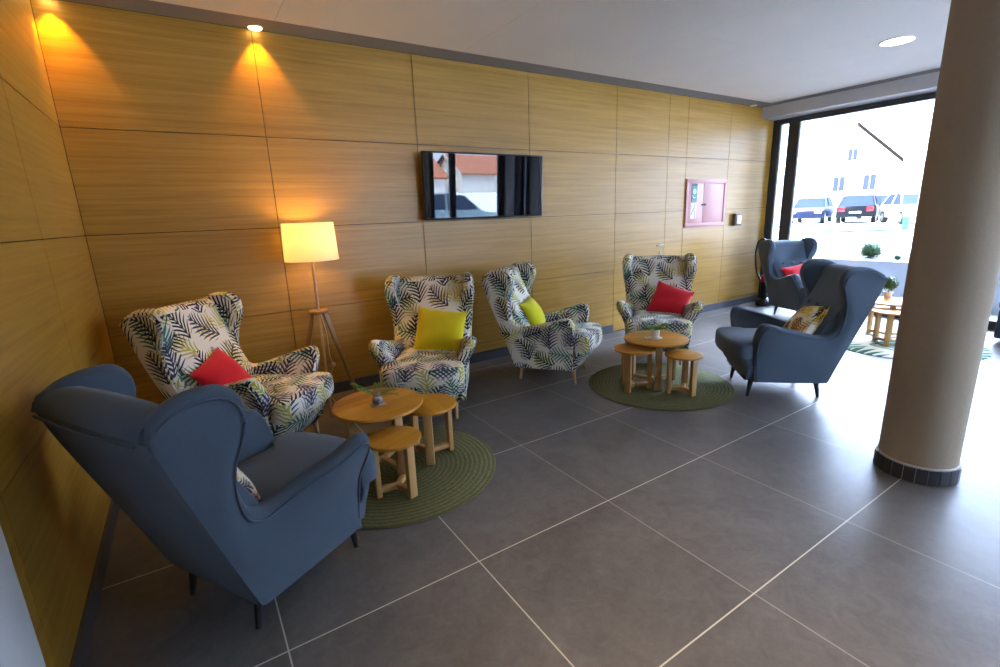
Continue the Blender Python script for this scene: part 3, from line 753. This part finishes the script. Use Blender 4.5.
def car(label, paint, x, y, deg, z, hatch=True):
    t = thing('car', label, 'car', (x, y, z), radians(deg), 'parked cars')
    L, Wd = 4.1, 1.72
    prof = [(2.05, .30), (2.08, .55), (1.98, .72), (1.1, .86), (.95, .90), (-1.4, .92), (-1.95, .90), (-2.05, .70), (-2.05, .32)] if hatch else [(2.15, .30), (2.18, .55), (2.05, .70), (1.2, .84), (1.0, .88), (-1.3, .92), (-2.1, .90), (-2.2, .72), (-2.18, .32)]
    bm = BM(); rings = []
    for u in (-1, -.96, -.8, 0, .8, .96, 1):
        s = 1 - .05 * abs(u) ** 6; rings.append([(px * (s if abs(u) > .9 else 1), u * Wd / 2, .30 + (pz - .30) * (1 - .12 * (abs(u) > .97))) for px, pz in prof])
    loft(bm, rings); obj('car_body', bm, paint, t, ang=50)
    roofp = [(.95, .88), (.35, 1.38), (-.2, 1.45), (-1.3, 1.42), (-1.85, .90)] if hatch else [(1.0, .86), (.35, 1.36), (-.3, 1.42), (-.9, 1.36), (-1.6, .90)]
    bm = BM(); loft(bm, [[(px, s * (.80 - .16 * sm((pz - .88) / .55)), pz) for px, pz in roofp] for s in (-1, 1)]); obj('cabin_glass', bm, M['winB'], t, ang=30)
    bm = BM(); rp = [(px, pz) for px, pz in roofp[1:-1]]
    loft(bm, [[(px, s, pz - .01) for px, pz in rp] + [(px, s, pz + .025) for px, pz in reversed(rp)] for s in (-.645, .645)])
    for s in (-1, 1):
        for (a, az), (b, bz) in ((roofp[0], roofp[1]), (roofp[-1], roofp[-2]), ((-.35, .9), (-.35, 1.43))): tube(bm, [(a, s * .80, az), (b, s * .65, bz)], .035, 6)
    obj('roof', bm, paint, t, ang=40)
    for sx in (1.28, -1.28):
        for sy in (-1, 1):
            bm = BM(); lathe(bm, [(.20, -.10), (.30, -.10), (.315, -.06), (.315, .06), (.30, .10), (.20, .10)], 24); R = Matrix.Rotation(radians(90), 4, 'X')
            for v_ in bm.verts: v_.co = R @ v_.co + Vector((sx, sy * .78, .315))
            w = obj('wheel', bm, M['tyre'], t)
            bm = BM(); lathe(bm, [(.19, -.102), (.19, .102)], 20)
            for v_ in bm.verts: v_.co = R @ v_.co + Vector((sx, sy * .78, .315))
            obj('rim', bm, M['rim'], w)
    for sy in (-.62, .62):
        bm = BM(); abox(bm, (1.93, sy - .17, .56), (2.06, sy + .17, .70), .02); obj('headlamp', bm, M['headl'], t)
        bm = BM(); abox(bm, (-2.09, sy - .16, .62), (-1.97, sy + .16, .84), .02); obj('tail_lamp', bm, M['tail'], t)
    bm = BM(); abox(bm, (-2.10, -.26, .52), (-2.04, .26, .63), .005); obj('number_plate', bm, M['signw'], t)
    return t
car('dark blue parked car cut by the window mullion', M['cBlue'], 32.5, 12.35, 196, GZ)
car('dark hatchback parked tail towards us, right of the mullion car', M['cBlack'], 33.0, 10.1, 17, GZ)
car('dark parked car half hidden behind the hatchback', M['cBlack'], 38.6, 11.0, 40, GZ)
car('white parked car in front of the gabled house', M['cWhite'], 31.0, 7.0, 215, GZ)
car('white parked car cut by the column edge', M['cWhite'], 31.0, 4.4, 200, GZ)
bm = BM(); tube(bm, [(24.0, 4.68, GZ), (24.0, 4.68, GZ + 2.6)], .05, 8); tag(obj('sign_pole', bm, M['signw']), 'white pole at the roadside left of the column', 'pole')
bn = thing('roadside_bin', 'small green bin on the far verge beside the white pole', 'bin', (24.0, 4.98, GZ))
bm = BM(); abox(bm, (-.10, -.10, 0), (.10, .10, .42), .02); obj('bin_body', bm, M['binG'], bn)
bm = BM(); abox(bm, (-.115, -.115, .42), (.115, .115, .50), .03); obj('lid', bm, M['binG'], bn)
def house(label, x, y, rz, w, dep, eave, ridge, roofm, wins, ov=.5, trim=True, cat='house'):
    """gable end faces local -x; wins: (y, z, w, h) on the gable"""
    t = thing('house', label, cat, (x, y, GZ if x > 12 else 0), rz, 'houses across the street')
    bm = BM(); h = w / 2
    loft(bm, [[(px, -h, 0), (px, h, 0), (px, h, eave), (px, 0, ridge), (px, -h, eave)] for px in (0, dep)]); obj('wall', bm, M['houseW'], t, False)
    sl = (ridge - eave) / h; bm = BM(); tr = BM(); tr2 = BM()
    for s in (-1, 1):
        e = h + ov; ze = ridge - sl * e
        loft(bm, [[(px, 0, ridge + .02), (px, s * e, ze + .02), (px, s * e, ze + .22), (px, 0, ridge + .22)] for px in (-ov, dep + ov)])
        loft(tr2 if s < 0 else tr, [[(px, 0, ridge - .05), (px, s * e, ze - .05), (px, s * e, ze + .25), (px, 0, ridge + .25)] for px in (-ov - .12, -ov)])
    obj('roof', bm, roofm, t, False); obj('verge_board', tr, M['houseW'], t, False); obj('verge_board', tr2, M['trimD'], t, False)
    for (wy, wz, ww, wh) in wins:
        bm = BM()
        for a in ((-.06, wy - ww / 2 - .06, wz - .06, .02, wy + ww / 2 + .06, wz), (-.06, wy - ww / 2 - .06, wz + wh, .02, wy + ww / 2 + .06, wz + wh + .06), (-.06, wy - ww / 2 - .06, wz, .02, wy - ww / 2, wz + wh), (-.06, wy + ww / 2, wz, .02, wy + ww / 2 + .06, wz + wh), (-.05, wy - .03, wz, .02, wy + .03, wz + wh)): abox(bm, a[:3], a[3:])
        f = obj('window', bm, M['signw'], t, False)
        bm = BM(); abox(bm, (-.03, wy - ww / 2, wz), (.01, wy + ww / 2, wz + wh)); obj('pane', bm, M['winP'], f, False)
    return t
pale = plaster('pale_roof_tiles', (.60, .55, .50), 5, .2)
house('white gabled house with a dark roof edge across the street', 50, 17.4, 0, 6.0, 9, 4.55, 7.35, pale, ((1.1, 2.1, .9, 1.2), (-1.2, 2.1, .9, 1.2), (.3, 4.6, .7, .9)))
house('white house with the low dark-edged roof left of the gabled house', 47, 26.5, radians(-4), 7.5, 8, 4.0, 6.4, pale, ((-2.2, 3.0, 1.1, 1.2), (0, 1.2, 1, 1.2), (2.0, 3.0, 1.1, 1.2)))
house('pale-roofed white house standing behind the gabled house', 66, 9.5, radians(90), 8, 9, 4.6, 7.4, pale, ((-2, 2, 1, 1.2), (2, 2, 1, 1.2)))
# across the forecourt (seen mirrored in the wall screen)
house('white house with a red tiled roof mirrored in the wall screen', 22, -58, 0, 8, 9, 2.0, 4.2, M['roofR'], ((-1.5, .7, 1, 1.0), (1.5, .7, 1, 1.0)))
house('longer red-roofed house mirrored in the wall screen', 34.5, -60, 0, 9, 16, 2.6, 5.0, M['roofR'], ((-2, .9, 1, 1.2), (2, .9, 1, 1.2)))
car('silver-blue car mirrored in the wall screen', M['cTeal'], 9.2, -10.6, 8, -.04)
car('black car mirrored at the edge of the wall screen', M['cBlack'], 13.6, -8.6, 60, -.04)

# ---------------------------------------------------------------- light
ld = bpy.data.lights.new('sun', 'SUN'); ld.energy = 13.0; ld.color = (1, .95, .88); ld.angle = radians(1)
so = bpy.data.objects.new('sun', ld); COL.objects.link(so)
so.rotation_euler = Vector((.62, -.42, -.80)).to_track_quat('-Z', 'Y').to_euler()
ld = bpy.data.lights.new('lamp_glow', 'POINT'); ld.energy = 9; ld.color = (1, .60, .16); ld.shadow_soft_size = .05
lo = bpy.data.objects.new('lamp_glow', ld); COL.objects.link(lo); lo.parent = lamp; lo.location = (0, 0, 1.41)

w = bpy.data.worlds.new('World'); SC.world = w; w.use_nodes = True; S.nt = w.node_tree
bg = w.node_tree.nodes['Background']
xx, yy, zz = sep(coords('Generated')); fr = (0.0 - yy).max(0.0)
link(ramp(zz, [(.0, (.63, .75, 1.02)), (.25, (.62, .74, 1.04)), (1, (.52, .68, 1.10))]), bg.inputs['Color'])
link((xx.max(0.0) * xx.max(0.0) * (zz.max(0.0) * zz.max(0.0) * zz.max(0.0) * 590.0 + 3.3)) + fr * fr * 8.0 + 1.6, bg.inputs['Strength'])      # added lobes: sky strength shaped to send more light through both windows

# ---------------------------------------------------------------- camera
cd = bpy.data.cameras.new('camera'); cd.sensor_width = 36; cd.lens = 17.3695; cd.clip_start = .05; cd.clip_end = 400
co = bpy.data.objects.new('camera', cd); COL.objects.link(co); SC.camera = co
co.location = (.71300, -2.43950, 1.50042); co.rotation_euler = (radians(76.27105), radians(2.100906), radians(-32.994342))

SC.view_settings.view_transform = 'Standard'; SC.view_settings.look = 'None'; SC.view_settings.gamma = 1; SC.view_settings.use_curve_mapping = False
SC.view_settings.exposure = 0.57
SC.cycles.use_denoising = True
SC.cycles.max_bounces = 10; SC.cycles.diffuse_bounces = 5; SC.cycles.transparent_max_bounces = 12
SC.cycles.sample_clamp_indirect = 6
SC.cycles.caustics_refractive = False; SC.cycles.caustics_reflective = False
